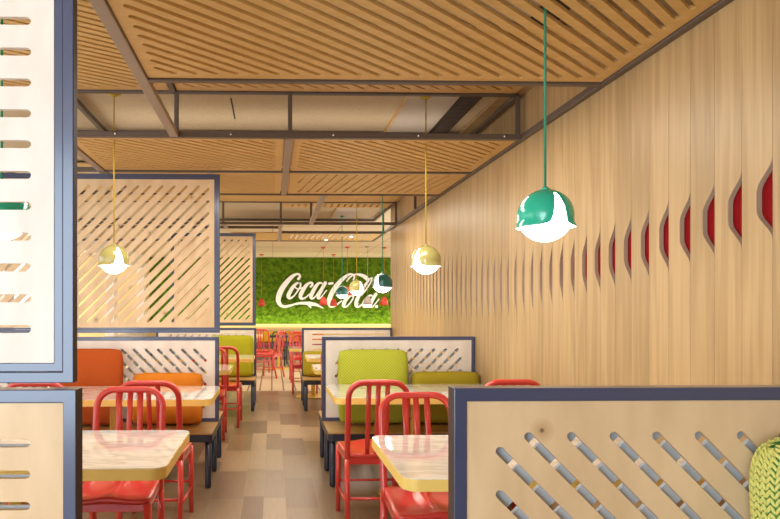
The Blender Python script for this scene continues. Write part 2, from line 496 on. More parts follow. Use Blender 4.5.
for xx, a_, b_ in ((-1.35, 4.09, 5.04), (1.63, 4.09, 5.04), (1.63, 8.2, 9.9), (-.645, 1.2, 4.05)):
    bar('tube', (xx, a_, ZU), (xx, b_, ZU))
for xx, yy in ((-.627, 4.07), (.115, 4.07), (1.625, 4.07), (-.65, 8.2), (.11, 8.2), (.51, 8.2), (1.64, 8.2), (1.64, 9.15), (1.64, 7.09), (-1.39, 4.07)):
    bar('upright', (xx, yy, ZL + .018), (xx, yy, ZU - .018), .014)

for bx in (-1.02, -.27, .40, .96, 1.53):
    bm = bmesh.new(); bmesh.ops.create_uvsphere(bm, u_segments=8, v_segments=6, radius=.009); bmesh.ops.translate(bm, verts=bm.verts, vec=(bx, 4.05, .002)); obj('bolt', bm, 'steel', tr, True)
tag(boxo('trim_5', (-.292, -.282, 4.29, 4.76, ZS - .003, ZS - .0005), 'ventdark'), kind='structure')
# slatted ceiling panels
PG = 'slatted plywood ceiling panels'
def cpanel(x0, x1, y0, y1, z, label, direc=None, sp=.07, w=.016, inset=.06, phase=0):
    ol = [rect(x0, x1, y0, y1)]
    if direc: ol += slots(x0 + inset, x1 - inset, y0 + inset, y1 - inset, direc, sp, w, phase)
    me = plate(ol, .016, flatz(z))
    o = addmesh('slatted_ceiling_panel', me, 'ceilwood')
    return tag(o, label, 'ceiling panel', PG)
d1 = (1, .86)
sp1 = .0985 * .86 / math.hypot(1, .86)
cpanel(-.605, 1.635, -1.1, 3.045, ZL, 'large nearest lower ceiling panel with diagonal slots reaching the oak wall', d1, sp1, .026)
cpanel(-3.4, -.67, -1.1, 4.04, ZU, 'raised ceiling panel with close slots beside the large nearest panel', (1, .6), .056, .02)
cpanel(-.62, 1.6, 3.1, 4.04, ZU, 'raised ceiling panel seen as a slim band above the nearest cross tube', d1, sp1)
cpanel(-1.355, .075, 4.1, 5.06, ZL, 'lower diagonal slotted ceiling panel above the left yellow pendant', d1, .0665, .020)
cpanel(.145, 1.635, 4.1, 5.06, ZL, 'lower diagonal slotted ceiling panel above the right yellow pendant', d1, .0665, .020)
cpanel(-1.355, .075, 5.12, 6.06, ZL, 'second row ceiling panel behind the tall hanging screen with fine slots', (1, -.55), .05, .016)
cpanel(.145, 1.635, 5.12, 6.06, ZL, 'second row ceiling panel with slots running away from the viewer', (-.16, 1), .085, .024, .09)
cpanel(-2.6, 1.6, 6.12, 8.17, ZU, 'plain raised ceiling panel spanning the middle open bay')
cpanel(.145, 1.6, 8.23, 8.66, ZU, 'short raised ceiling panel with slots past the middle open bay', (0, 1), .09, .03, .1)
cpanel(.145, 1.635, 9.18, 10.17, ZL, 'farthest lower ceiling panel with slots and two small spotlights', (-.05, 1), .085, .03, .12)
cpanel(-.61, .075, 9.18, 10.17, ZL, 'farthest lower ceiling panel without slots beside the slotted one')
for xx, yy, lb in ((1.21, 9.5, 'small lit spotlight in the farthest ceiling panel, closer to the oak wall'), (.86, 9.95, 'small lit spotlight in the farthest ceiling panel, closer to the moss')):
    t = empty('spotlight', (xx, yy, ZL - .008), 0, lb, 'spotlight', 'spotlights in the far ceiling panel')
    bm = bmesh.new(); lathe(bm, [(.0, -.001), (.030, -.001), (.034, -.006), (.022, -.012), (0, -.012)], 16); obj('rim', bm, 'steel', t, True)
    bm = bmesh.new(); lathe(bm, [(0, -.0125), (.018, -.0125), (.016, -.018), (0, -.02)], 16); obj('lens', bm, 'downlight', t, True)

# ------------------------------------------------------------------ screens
def screen(name, label, cat, group, x0, x1, z0, z1, y, depth, fw, front_slots, back_slots=None, lip=0, ply='ply', brackets=()):
    """y = front plane, depth = thickness; root at the base centre"""
    cx = (x0 + x1) / 2
    t = empty(name, (cx, y + depth / 2, z0), 0, label, cat, group)
    def put(nm, me, mat, bev=0):
        me.transform(Matrix.Translation((-cx, -(y + depth / 2), -z0)))
        return addmesh(nm, me, mat, t, False, bev)
    put('frame', plate([rect(x0, x1, z0, z1), rect(x0 + fw, x1 - fw, z0 + fw, z1 - fw)], depth, front(y + depth / 2)), 'blue', .002)
    fr = t.children[0].data; fr.materials.append(M['brownedge'])
    for p in fr.polygons:
        if abs(p.normal.x) > .9: p.material_index = 1
    ix0, ix1, iz0, iz1 = x0 + fw + .001, x1 - fw - .001, z0 + fw + .001, z1 - fw - .001
    if lip:
        put('inner_lip', plate([rect(ix0, ix1, iz0, iz1), rect(ix0 + lip, ix1 - lip, iz0 + lip, iz1 - lip)], depth - .008, front(y + depth / 2)), 'blue', .001)
        ix0 += lip + .001; ix1 -= lip + .001; iz0 += lip + .001; iz1 -= lip + .001
    put('front_panel' if back_slots is not None else 'slotted_panel', plate([rect(ix0, ix1, iz0, iz1)] + front_slots, .012, front(y + .011)), ply)
    if back_slots is not None:
        put('back_panel', plate([rect(ix0, ix1, iz0, iz1)] + back_slots, .012, front(y + depth - .011)), 'greyboard')
    for bx in brackets:
        bm = bmesh.new(); box(bm, bx - .035, bx + .035, y + .004, y + depth - .004, z1 + .0005, z1 + .006); box(bm, bx - .012, bx + .012, y + .008, y + depth - .008, z1 + .006, z1 + .014)
        bmesh.ops.translate(bm, verts=bm.verts, vec=(-cx, -(y + depth / 2), -z0)); obj('bracket', bm, 'steel', t)
    return t
SPD = .0985 / math.sqrt(2)
def diag(x0, x1, z0, z1, kind, through, w=.0185, sp=SPD):
    d = (1, 1) if kind == '/' else (1, -1)
    L = math.sqrt(2); nx, ny = -d[1] / L, d[0] / L
    return slots(x0, x1, z0, z1, d, sp, w, through[0] * nx + through[1] * ny)
SG = 'low slotted seat-back screens'
SEAT = .412
# nearest pair
P1Y = 1.42
screen('low_screen', 'nearest low screen at right, diagonal slots, knit cushion leaning on it', 'screen', SG, .419, 1.66, SEAT, 1.148, P1Y, .05, .03,
       diag(.5275, 1.56, SEAT + .12, 1.035, '\\', (.5945, 1.035), .0205, .0712), diag(.5275, 1.56, SEAT + .12, 1.035, '/', (.641, 1.035), .0195, .0712))
hs = [capsule((-1.75, z), (-.560, z), .019) for z in [1.026 - .0715 * k for k in range(7)]]
screen('low_screen', 'nearest low screen at left with horizontal slots under the big hanging screen', 'screen', SG, -1.9, -.446, SEAT, 1.148, P1Y, .05, .03,
       hs, [list(h) for h in hs])
# middle pair
P2Y = 5.085
screen('low_screen', 'pale low screen behind the lime cushion, slots rising to the right', 'screen', SG, .409, 1.674, SEAT + .001, 1.106, P2Y, .06, .028,
       diag(.524, 1.554, SEAT + .12, .998, '/', (1.136, .998), .024), diag(.524, 1.554, SEAT + .12, .998, '\\', (1.10, .998), .024), ply='plypale')
screen('low_screen', 'pale low screen behind the orange cushions, slots falling to the right', 'screen', SG, -2.4, -.442, SEAT + .001, 1.106, P2Y, .06, .028,
       diag(-2.28, -.55, SEAT + .12, 1.0, '\\', (-.639, 1.002), .024), diag(-2.28, -.55, SEAT + .12, 1.0, '/', (-.66, 1.002), .022), ply='plypale')
# far pair
P3Y = 8.565
hs3 = [capsule((.56, z), (1.54, z), .02) for z in [.985 - .07 * k for k in range(7)]]
screen('low_screen', 'far low screen at right with horizontal slots and short olive cushion', 'screen', SG, .406, 1.66, SEAT + .001, 1.075, P3Y, .06, .028,
       hs3, [list(h) for h in hs3], ply='plypale')
screen('low_screen', 'far low screen at left behind the far lime cushion', 'screen', SG, -1.6, -.225, SEAT + .001, 1.075, P3Y, .06, .028,
       diag(-1.5, -.33, SEAT + .12, .985, '/', (-.5, .985)), diag(-1.5, -.33, SEAT + .12, .985, '\\', (-.5, .985)), ply='plypale')
# hanging screens
HG = 'tall hanging slotted screens'
hh = [capsule((-1.8, z), (-.562, z), .0185) for z in [1.285 + .0706 * k for k in range(16)]]
screen('hanging_screen', 'nearest hanging screen with pale face, blue frame and horizontal slots', 'hanging screen', HG, -1.9, -.455, 1.162, 2.452, 1.43, .03, .025, hh, None, .019, 'plypale', (-1.6, -.8))
screen('hanging_screen', 'middle hanging screen with diagonal slots behind the left yellow pendant', 'hanging screen', HG, -1.70, -.432, 1.14, 2.435, 5.075, .03, .028,
       diag(-1.575, -.526, 1.235, 2.332, '/', (-.605, 2.332), .022), None, .014, 'ply', (-1.45, -.5))
screen('hanging_screen', 'hanging screen glimpsed only through slots of the nearest hanging screen', 'hanging screen', HG, -2.98, -1.72, 1.14, 2.435, 5.075, .03, .028,
       diag(-2.89, -1.81, 1.235, 2.332, '/', (-1.88, 2.332), .022), None, .014, 'ply', (-2.7, -2.0))
screen('hanging_screen', 'far hanging screen with diagonal slots beside the moss wall', 'hanging screen', HG, -1.4, -.232, 1.107, 2.386, 8.585, .03, .028,
       diag(-1.3, -.32, 1.2, 2.29, '/', (-.36, 2.29), .022), None, .014, 'ply', (-.3, -1.2))
bm = bmesh.new()

# ------------------------------------------------------------------ benches
BG = 'double-sided benches under the screens'
def bench(label, x0, x1, y0, y1):
    cx, cy = (x0 + x1) / 2, (y0 + y1) / 2; hx, hy = (x1 - x0) / 2, (y1 - y0) / 2
    t = empty('bench', (cx, cy, 0), 0, label, 'bench', BG)
    me = plate([rrect(-hx, hx, -hy, hy, .03, 4)], .012, flatz(SEAT - .006)); addmesh('seat_board', me, 'bench', t, False, .002)
    me = plate([rrect(-hx + .002, hx - .002, -hy + .002, hy - .002, .03, 4)], .055, flatz(SEAT - .012 - .0285)); addmesh('apron', me, 'navy', t, False, .003)
    for lx in (-hx + .035, hx - .035):
        for ly in (-hy + .035, 0, hy - .035):
            bm = bmesh.new()
            lathe(bm, [(0, 0), (.017, 0), (.022, .006), (.023, .03), (.023, SEAT - .07), (0, SEAT - .07)], 14, lx, ly)
            obj('leg', bm, 'navy', t, True)
    return t
bench('wooden bench with dark legs carrying the nearest right screen and knit cushion', .417, 1.65, .95, 1.95)
bench('wooden bench with dark legs carrying the nearest left screen', -1.9, -.455, .95, 1.95)
bench('wooden bench with dark legs under the lime cushion', .415, 1.65, 4.61, 5.62)
bench('wooden bench with dark legs under the orange cushions', -2.4, -.446, 4.61, 5.62)
bench('far wooden bench with dark legs under the short olive cushion', .405, 1.65, 8.09, 9.1)
bench('far wooden bench with dark legs under the far lime cushion', -1.6, -.225, 8.09, 9.1)

# ------------------------------------------------------------------ tables
TG = 'white topped tables with yellow edges'
def table(label, x0, x1, y0, y1, colx=None, top='laminate', edge='yellow', group=TG, z=.75):
    cx, cy = (x0 + x1) / 2, (y0 + y1) / 2; hx, hy = (x1 - x0) / 2, (y1 - y0) / 2
    t = empty('table', (cx, cy, 0), 0, label, 'table', group)
    addmesh('edge_band', plate([rrect(-hx, hx, -hy, hy, .055, 8)], .042, flatz(z - .003 - .021)), edge, t, False, .003)
    me = plate([rrect(-hx + .0015, hx - .0015, -hy + .0015, hy - .0015, .0535, 8)], .003, flatz(z - .0015)); addmesh('tabletop', me, top, t)
    px = (colx - cx) if colx is not None else 0
    bm = bmesh.new(); box(bm, px - .03, px + .03, -.03, .03, .024, z - .045); obj('column', bm, 'yellowmetal', t, False, .006)
    bm = bmesh.new(); lathe(bm, [(0, 0), (.26, 0), (.265, .006), (.26, .014), (.05, .024), (0, .024)], 36, px, 0); obj('base_plate', bm, 'yellowmetal', t, True)
    return t
table('table at the right front, behind the nearest right screen', .45, 1.64, 2.11, 2.85)
table('table at the left front, behind the nearest left screen', -1.75, -.393, 2.275, 3.0)
table('table in front of the lime cushion', .41, 1.64, 4.06, 4.79)
table('long table in front of the orange cushions', -1.81, -.395, 4.017, 4.724)
table('table just behind the pale screen with the lime cushion', .41, 1.64, 5.93, 6.55)
table('table just behind the pale screen with the orange cushions', -1.7, -.41, 5.93, 6.55)
table('table in front of the short olive cushion', .414, 1.64, 7.35, 7.98)
table('table in front of the far lime cushion', -1.5, -.225, 7.35, 7.98)
table('small table past the far right screen, with a red chair behind it', .25, .99, 9.15, 9.75)
table('far table past the left screens, with red chairs near the moss wall', -1.05, -.2, 13.85, 14.45)
table('black topped table in the far hall', -.08, .36, 13.75, 14.25, top='black', edge='black')

# ------------------------------------------------------------------ chairs
CG = 'red slat-back metal chairs'
def make_chair(label, mat='red', group=CG):
    """faces +Y, origin on the floor under the seat centre"""
    t = empty('chair', (0, 0, 0), 0, label, 'chair', group)
    sz = .475
    # seat: dished saddle
    n = 18; bm = bmesh.new(); top = {}; bot = {}
    for i in range(n + 1):
        for j in range(n + 1):
            u = -1 + 2 * i / n; v = -1 + 2 * j / n
            hw = .178 + .022 * (v + 1) / 2
            # superellipse softening of corners
            k = 1 - .06 * (abs(u) ** 6) * (abs(v) ** 6)
            X = u * hw * k; Y = v * .205 * k
            dish = .026 * max(0, 1 - (abs(abs(u) - .45) / .55) ** 2) * max(0, 1 - ((v + .1) / 1.05) ** 2)
            if v > .3: dish += .022 * (v - .3) * (1 - math.exp(-(u / .35) ** 2))
            top[i, j] = bm.verts.new((X, Y, sz - dish)); bot[i, j] = bm.verts.new((X, Y, sz - .03 - .5 * dish))
    for i in range(n):
        for j in range(n):
            bm.faces.new((top[i, j], top[i + 1, j], top[i + 1, j + 1], top[i, j + 1]))
            bm.faces.new((bot[i, j], bot[i, j + 1], bot[i + 1, j + 1], bot[i + 1, j]))
    for i in range(n):
        for (a, b) in (((i, 0), (i + 1, 0)), ((i + 1, n), (i, n)), ((0, i + 1), (0, i)), ((n, i), (n, i + 1))):
            bm.faces.new((top[a], bot[a], bot[b], top[b]))
    obj('seat', bm, mat, t, True)
    # apron rails
    bm = bmesh.new()
    box(bm, -.178, .178, .178, .195, sz - .072, sz - .034); box(bm, -.165, .165, -.195, -.178, sz - .072, sz - .034)
    for s in (-1, 1):
        sweep(bm, [(s * .168, -.185, sz - .053), (s * .186, .186, sz - .053)], .009, .019, 4)
    obj('seat_frame', bm, mat, t, False, .002)
    # hoop back frame
    pts = []
    def by(z): return -.195 - .085 * (z - .46) / .44
    zt = .902
    for z in (.40, .46, .54, .62, .70, .76): pts.append((-.174, by(z), z))
    r = .09
    for k in range(9):
        a = PI - (PI / 2) * k / 8
        z = zt - r + r * math.sin(a); pts.append((-.174 + r + r * math.cos(a), by(z), z))
    pts += [(-p[0], p[1], p[2]) for p in pts[::-1]]
    bm = bmesh.new(); sweep(bm, pts, .0165, .0165, 10, up=(0, 1, .2)); obj('back_frame', bm, mat, t, True)
    for x in (-.055, 0, .055):
        bm = bmesh.new(); sweep(bm, [(x, by(z), z) for z in (sz - .02, .6, .75, zt - .006)], .0145, .007, 8, up=(0, 1, .2)); obj('back_slat', bm, mat, t, True)
    for s in (-1, 1):
        bm = bmesh.new(); sweep(bm, [(s * .174, -.192, sz - .04), (s * .176, -.205, .25), (s * .178, -.262, .0)], [.0165, .0165, .015], None, 10, up=(0, 1, 0)); obj('leg', bm, mat, t, True)
        bm = bmesh.new(); sweep(bm, [(s * .184, .186, sz - .035), (s * .187, .19, .25), (s * .188, .196, .0)], [.0185, .0165, .015], None, 10, up=(0, 1, 0)); obj('leg', bm, mat, t, True)
        bm = bmesh.new(); sweep(bm, [(s * .177, -.222, .17), (s * .1875, .192, .17)], .008, .008, 8); obj('stretcher', bm, mat, t, True)
    bm = bmesh.new(); sweep(bm, [(-.177, -.215, .205), (.177, -.215, .205)], .008, .008, 8); obj('stretcher', bm, mat, t, True)
    bm = bmesh.new(); sweep(bm, [(-.187, .191, .205), (.187, .191, .205)], .008, .008, 8); obj('stretcher', bm, mat, t, True)
    return t
proto = None
def chair(x, y, rz, label, mat='red', group=CG):
    global proto
    if mat != 'red': o = make_chair(label, mat, group)
    elif proto is None: proto = o = make_chair(label)
    else: o = copy_tree(proto)
    o.location = (x, y, 0); o.rotation_euler = (0, 0, rz); o['label'] = label
    return o
# chairs facing the viewer (rotated), seat front nearest
chair(.715, 2.80, PI, 'red chair facing the viewer at the right front table')
chair(-.757, 3.05, PI, 'red chair facing the viewer at the left front table')
chair(.62, 3.89, 0, 'red chair seen from behind, in front of the lime cushion')
chair(-.72, 3.89, 0, 'red chair seen from behind, in front of the low orange cushion')
chair(1.42, 3.90, 0, 'red chair whose top shows above the nearest right screen, beside the oak wall')
chair(-1.375, 3.90, 0, 'red chair whose top shows in the gap between the nearest left screens')
chair(.715, 6.50, PI, 'red chair tucked behind the pale screen that carries the lime cushion')
chair(-.685, 6.50, PI, 'red chair facing the viewer, just past the screen with orange cushions')
chair(-.565, 7.25, 0, 'red chair seen from behind, in front of the far lime cushion')
chair(.51, 9.93, PI, 'red chair behind the small table past the far right screen')
chair(.52, 11.5, PI + .05, 'red chair farther back beyond the small table and its own red chair')
chair(-.21, 13.35, -.15, 'red chair nearest the far hanging screen, seen from behind in the far hall')
chair(-.08, 12.2, PI * .36, 'red chair turned sideways in the far hall beside the black chair')
bc = chair(.13, 14.75, PI * .95, 'black chair in the far hall', 'black', 'black chairs')
bc.scale = (1, 1, .87)

# ------------------------------------------------------------------ cushions
def cushion(label, mat, cx, ybase, w, h, t, lean=.1, z=SEAT, knit=False, nm='cushion', group=None):
    c_ = .11 if knit else .06
    def mapuv(u, v): return u * w / 2 * (1 - c_ * abs(u) ** 3 * abs(v) ** 6), v * h / 2 * (1 - c_ * abs(v) ** 3 * abs(u) ** 6)
    n = 26; bm = bmesh.new(); A = {}; B = {}
    for i in range(n + 1):
        for j in range(n + 1):
            a = -PI / 2 + PI * i / n; b = -PI / 2 + PI * j / n
            u, v = math.sin(a), math.sin(b)
            k = (1 - abs(u) ** 7) * (1 - abs(v) ** 7)
            th = t / 2 * max(0, k) ** .38
            pu, pv = mapuv(u, v)
            wob = 0 if knit else .005 * math.sin(7 * u + 3 * v) * (1 - v * v)
            edge = i in (0, n) or j in (0, n)
            A[i, j] = bm.verts.new((pu, -th + wob if not edge else 0, pv + h / 2))
            B[i, j] = A[i, j] if edge else bm.verts.new((pu, th, pv + h / 2))
    for i in range(n):
        for j in range(n):
            bm.faces.new((A[i, j], A[i + 1, j], A[i + 1, j + 1], A[i, j + 1]))
            q = (B[i, j], B[i, j + 1], B[i + 1, j + 1], B[i + 1, j])
            if len(set(q)) > 2:
                try: bm.faces.new(q)
                except ValueError: pass
    o = obj(nm, bm, mat, None, True)
    tag(o, label, 'cushion', group)
    o.location = (cx, ybase, z + .009); o.rotation_euler = (-lean, 0, 0)
    if knit:
        bm = bmesh.new(); dx, dz = .0205, .0172
        def prof(q, vv):            # q in [-1,1] -> half thickness
            return t / 2 * max(0, (1 - abs(q) ** 7) * (1 - abs(vv) ** 7)) ** .38
        def walk(step, size, f):    # positions along the rounded profile at equal arc length
            out = []; N = 1600; acc = step * .6; last = (-size / 2, f(-1))
            for k in range(1, N):
                a_ = -PI / 2 + PI * k / N; q = math.sin(a_); p = (q * size / 2, f(q))
                acc += math.hypot(p[0] - last[0], p[1] - last[1])
                if acc >= step:
                    out.append((q, (p[0] - last[0], p[1] - last[1]))); acc = 0
                last = p
            return out
        for vv, _ in walk(dz, h, lambda q: prof(0, q)):
            if abs(vv) > .996: continue
            for q, tg, sd in [(a_, b_, sd) for sd in (1, -1) for a_, b_ in walk(dx, w, lambda q: prof(q, vv))]:
                tl = math.hypot(*tg) or 1; tx, ty = tg[0] / tl, -sd * tg[1] / tl     # tangent in x,y (front face is -y)
                T = Vector((tx, ty, 0)); Nn = Vector((ty, -tx, 0))
                e = .004; dv = (prof(q, min(1, vv + e)) - prof(q, max(-1, vv - e))) / (2 * e * h / 2)
                Zt = Vector((0, -sd * dv, 1)).normalized()
                Nn = T.cross(Zt).normalized()
                if Nn.y * sd > 0: Nn = -Nn
                mx_, mz_ = mapuv(q, vv); base = Vector((mx_, -sd * prof(q, vv), mz_ + h / 2))
                for s_ in (-1, 1):
                    an = s_ * .5; D = Zt * math.cos(an) + T * math.sin(an); B_ = D.cross(Nn)
                    c0 = base + T * (s_ * .0052) + Nn * .0015
                    f = []
                    for (z_, rr) in ((-1, 0), (-.5, .8), (.2, 1), (.75, .6), (1, 0)):
                        cc = c0 + D * (z_ * .0122)
                        if rr == 0: f.append([bm.verts.new(cc)])
                        else: f.append([bm.verts.new(cc + B_ * (rr * .0041 * math.cos(g_)) + Nn * (rr * .0040 * math.sin(g_))) for g_ in (0, PI / 3, 2 * PI / 3, PI, 4.2, 5.2)])
                    for p, q2 in zip(f, f[1:]):
                        for g_ in range(6):
                            g2 = (g_ + 1) % 6
                            if len(p) == 1: bm.faces.new((p[0], q2[g_], q2[g2]))
                            elif len(q2) == 1: bm.faces.new((p[g_], q2[0], p[g2]))
                            else: bm.faces.new((p[g_], q2[g_], q2[g2], p[g2]))
        st = obj('knit_stitches', bm, 'stitch', o, True); st['kind'] = 'stuff'; st['label'] = 'lime yellow knitted yarn stitches'
    return o
cushion('chunky knitted green and yellow cushion on the nearest right screen', 'greenknit', 1.374, 1.27, .60, .635, .17, .12, knit=True)
cushion('square lime woven cushion behind the red chair at right', 'lime', .807, 4.93, .565, .59, .15, .09)
cushion('low olive cushion beside the square lime cushion', 'olive', 1.393, 4.94, .555, .41, .15, .1)
cushion('square rust orange cushion at the left, partly behind the nearest screens', 'rust', -1.475, 4.93, .57, .60, .15, .09)
cushion('low bright orange cushion beside the rust one', 'orange', -.835, 4.94, .56, .405, .15, .1)
cushion('far square lime cushion on the far left bench', 'moselime', -.555, 8.42, .60, .56, .14, .08)
cushion('short olive cushion on the far right bench', 'olive', .69, 8.42, .56, .345, .14, .1)

# ------------------------------------------------------------------ pendant lamps
def pendant(x, y, z, capmat, cordmat, label, az=40, R=.1, ztop=ZS, rot=0):
    t = empty('pendant_lamp', (x, y, z), 0, label, 'pendant lamp', 'round pendant lamps with lit globes')
    bm = bmesh.new(); bmesh.ops.create_uvsphere(bm, u_segments=32, v_segments=20, radius=R * .955); obj('glass_globe', bm, 'glow', t, True)
    # cap with a tongue-shaped opening and flared brim
    NU, NV = 96, 26; bm = bmesh.new(); rings = []
    for layer in (0, 1):
        g = []
        for i in range(NU):
            d = 2 * PI * i / NU; dd = d if d <= PI else d - 2 * PI; deg = math.degrees(dd)
            th = 116 - 66 * math.exp(-(abs(deg) / 12.5) ** 3) - 13 * math.exp(-(deg / 27) ** 2)
            fl = .17 * (1 - math.exp(-(deg / 40) ** 4)) * (1 + .35 * math.exp(-((abs(deg) - 75) / 30) ** 2))
            aa = math.radians(-90 + az) - math.atan2(x, y) + dd
            col = []
            for j in range(1, NV + 1):
                s = j / NV; q = math.radians(th) * s
                rr = (R - .0025 * layer) * (1 + fl * max(0, (s - .80) / .20) ** 2.2)
                col.append(bm.verts.new((rr * math.sin(q) * math.cos(aa), rr * math.sin(q) * math.sin(aa), rr * math.cos(q) if s < .8 else (R - .0025 * layer) * math.cos(q))))
            g.append(col)
        pole = bm.verts.new((0, 0, R - .0025 * layer))
        for i in range(NU):
            a, b = g[i], g[(i + 1) % NU]
            bm.faces.new((pole, a[0], b[0])).material_index = layer
            for j in range(NV - 1): bm.faces.new((a[j], a[j + 1], b[j + 1], b[j])).material_index = layer
        rings.append(g)
    for i in range(NU):
        i2 = (i + 1) % NU
        bm.faces.new((rings[0][i][-1], rings[1][i][-1], rings[1][i2][-1], rings[0][i2][-1]))
    sh = obj('shade', bm, capmat, t, True); sh.data.materials.append(M['lampwhite'])
    bm = bmesh.new(); lathe(bm, [(0, R - .002), (.022, R - .001), (.012, R + .006), (.004, R + .012), (0, R + .012)], 16); obj('cord_collar', bm, capmat, t, True)
    bm = bmesh.new(); sweep(bm, [(0, 0, R + .01), (0, 0, ztop - z - .02)], .0042, None, 8); obj('cord', bm, cordmat, t, True)
    bm = bmesh.new(); lathe(bm, [(0, ztop - z - .03), (.012, ztop - z - .03), (.05, ztop - z - .008), (.05, ztop - z - .0005), (0, ztop - z - .0005)], 20); obj('canopy', bm, cordmat, t, True)
    return t
pendant(1.036, 2.33, 1.684, 'greenpend', 'greencord', 'nearest green pendant lamp in front of the oak wall', 31, .102)
pendant(-1.005, 2.33, 1.684, 'greenpend', 'greencord', 'green pendant glimpsed through the slots of the nearest hanging screen', -20, .102)
pendant(1.045, 4.2, 1.665, 'yelpend', 'goldcord', 'mustard pendant lamp hanging before the fluted oak wall', -40)
pendant(-1.066, 4.2, 1.665, 'yelpend', 'goldcord', 'mustard pendant lamp in front of the middle hanging screen', 20)
pendant(1.10, 6.17, 1.592, 'tealpend', 'greencord', 'teal pendant lamp at the end of the oak wall', -40)
pendant(1.09, 8.0, 1.608, 'yelpend', 'goldcord', 'smaller looking mustard pendant between the two teal pendants', 40)
pendant(1.08, 9.6, 1.595, 'tealpend', 'greencord', 'dark teal pendant lamp farthest along the row', 100)

def bell(x, y, z, mat, label, lit=False):
    t = empty('bell_lamp', (x, y, z), 0, label, 'pendant lamp', 'small bell pendants before the moss wall')
    bm = bmesh.new()
    lathe(bm, [(.006, .20), (.03, .195), (.062, .16), (.088, .09), (.105, .0), (.101, .0), (.084, .09), (.058, .155), (.006, .19)], 24)
    obj('shade', bm, mat, t, True)
    if lit:
        bm = bmesh.new(); lathe(bm, [(0, .03), (.085, .03), (.095, -.01), (.06, -.045), (0, -.055)], 20); obj('bulb', bm, 'glow', t, True)
    bm = bmesh.new(); sweep(bm, [(0, 0, .195), (0, 0, ZS - z - .02)], .0035, None, 6); obj('cord', bm, mat, t, True)
    bm = bmesh.new(); lathe(bm, [(0, ZS - z - .03), (.05, ZS - z - .03), (.06, ZS - z - .0005), (0, ZS - z - .0005)], 18); obj('canopy', bm, mat, t, True)
bell(-.29, 16.4, 1.42, 'redpend', 'red bell pendant beside the far hanging screen')
bell(1.19, 14.5, 1.43, 'redpend', 'red bell pendant over the fourth letter of the sign')
bell(1.62, 16.4, 1.42, 'redpend', 'red bell pendant just left of the dark teal pendant')
bell(1.745, 14.4, 1.66, 'redpend', 'red bell pendant half hidden behind the smaller looking mustard pendant')
bell(2.62, 14.5, 1.43, 'redpend', 'red bell pendant beneath the teal pendant beside the oak wall end')
bell(2.20, 14.3, 1.44, 'greypend', 'grey lit bell pendant over the last letters of the sign', True)

# ------------------------------------------------------------------ far end
bm = bmesh.new(); nx, nz = 220, 62; x0, x1, z0, z1 = -3.4, 4.4, .93, 2.775
G = {}
for i in range(nx + 1):
    for j in range(nz + 1):
        ed = i in (0, nx) or j in (0, nz)
        G[i, j] = bm.verts.new((x0 + (x1 - x0) * i / nx + (0 if ed else random.uniform(-.012, .012)), YF - .03 - (0 if ed else random.uniform(.0, .05)), z0 + (z1 - z0) * j / nz + (0 if ed else random.uniform(-.012, .012))))
for i in range(nx):
    for j in range(nz): bm.faces.new((G[i, j], G[i + 1, j], G[i + 1, j + 1], G[i, j + 1]))
box(bm, x0, x1, YF - .03, YF - .0002, z0, z1)
mo = tag(obj('moss_panel', bm, 'moss', None, True), 'green moss covered panel filling the far wall behind the white script', 'moss wall')

# sign: brush strokes with varying width, in units of photo-independent metres
SX = 17.1 / 620
def P(crop, q):   # sign drawing units -> metres
    px = (268 + q[0] / 10.375) if crop == 1 else (322 + q[0] / 10.378)
    py = 265 + q[1] / 10.378
    return ((px - 272.5) * SX - .005, 1.33 + (309.5 - py) * SX)
def catmull(pts, m=7):
    out = []
    n = len(pts)
    for i in range(n - 1):
        p0, p1, p2, p3 = pts[max(i - 1, 0)], pts[i], pts[i + 1], pts[min(i + 2, n - 1)]
        for k in range(m):
            t = k / m
            out.append([.5 * ((2 * p1[c]) + (-p0[c] + p2[c]) * t + (2 * p0[c] - 5 * p1[c] + 4 * p2[c] - p3[c]) * t * t + (-p0[c] + 3 * p1[c] - 3 * p2[c] + p3[c]) * t ** 3) for c in range(3)])
    out.append(list(pts[-1])); return out
sign_z = 0
sg = empty('script_sign', (1.6, YF - .08, 1.6), 0, 'white raised script lettering on the green moss panel', 'sign')
strokeN = [0]
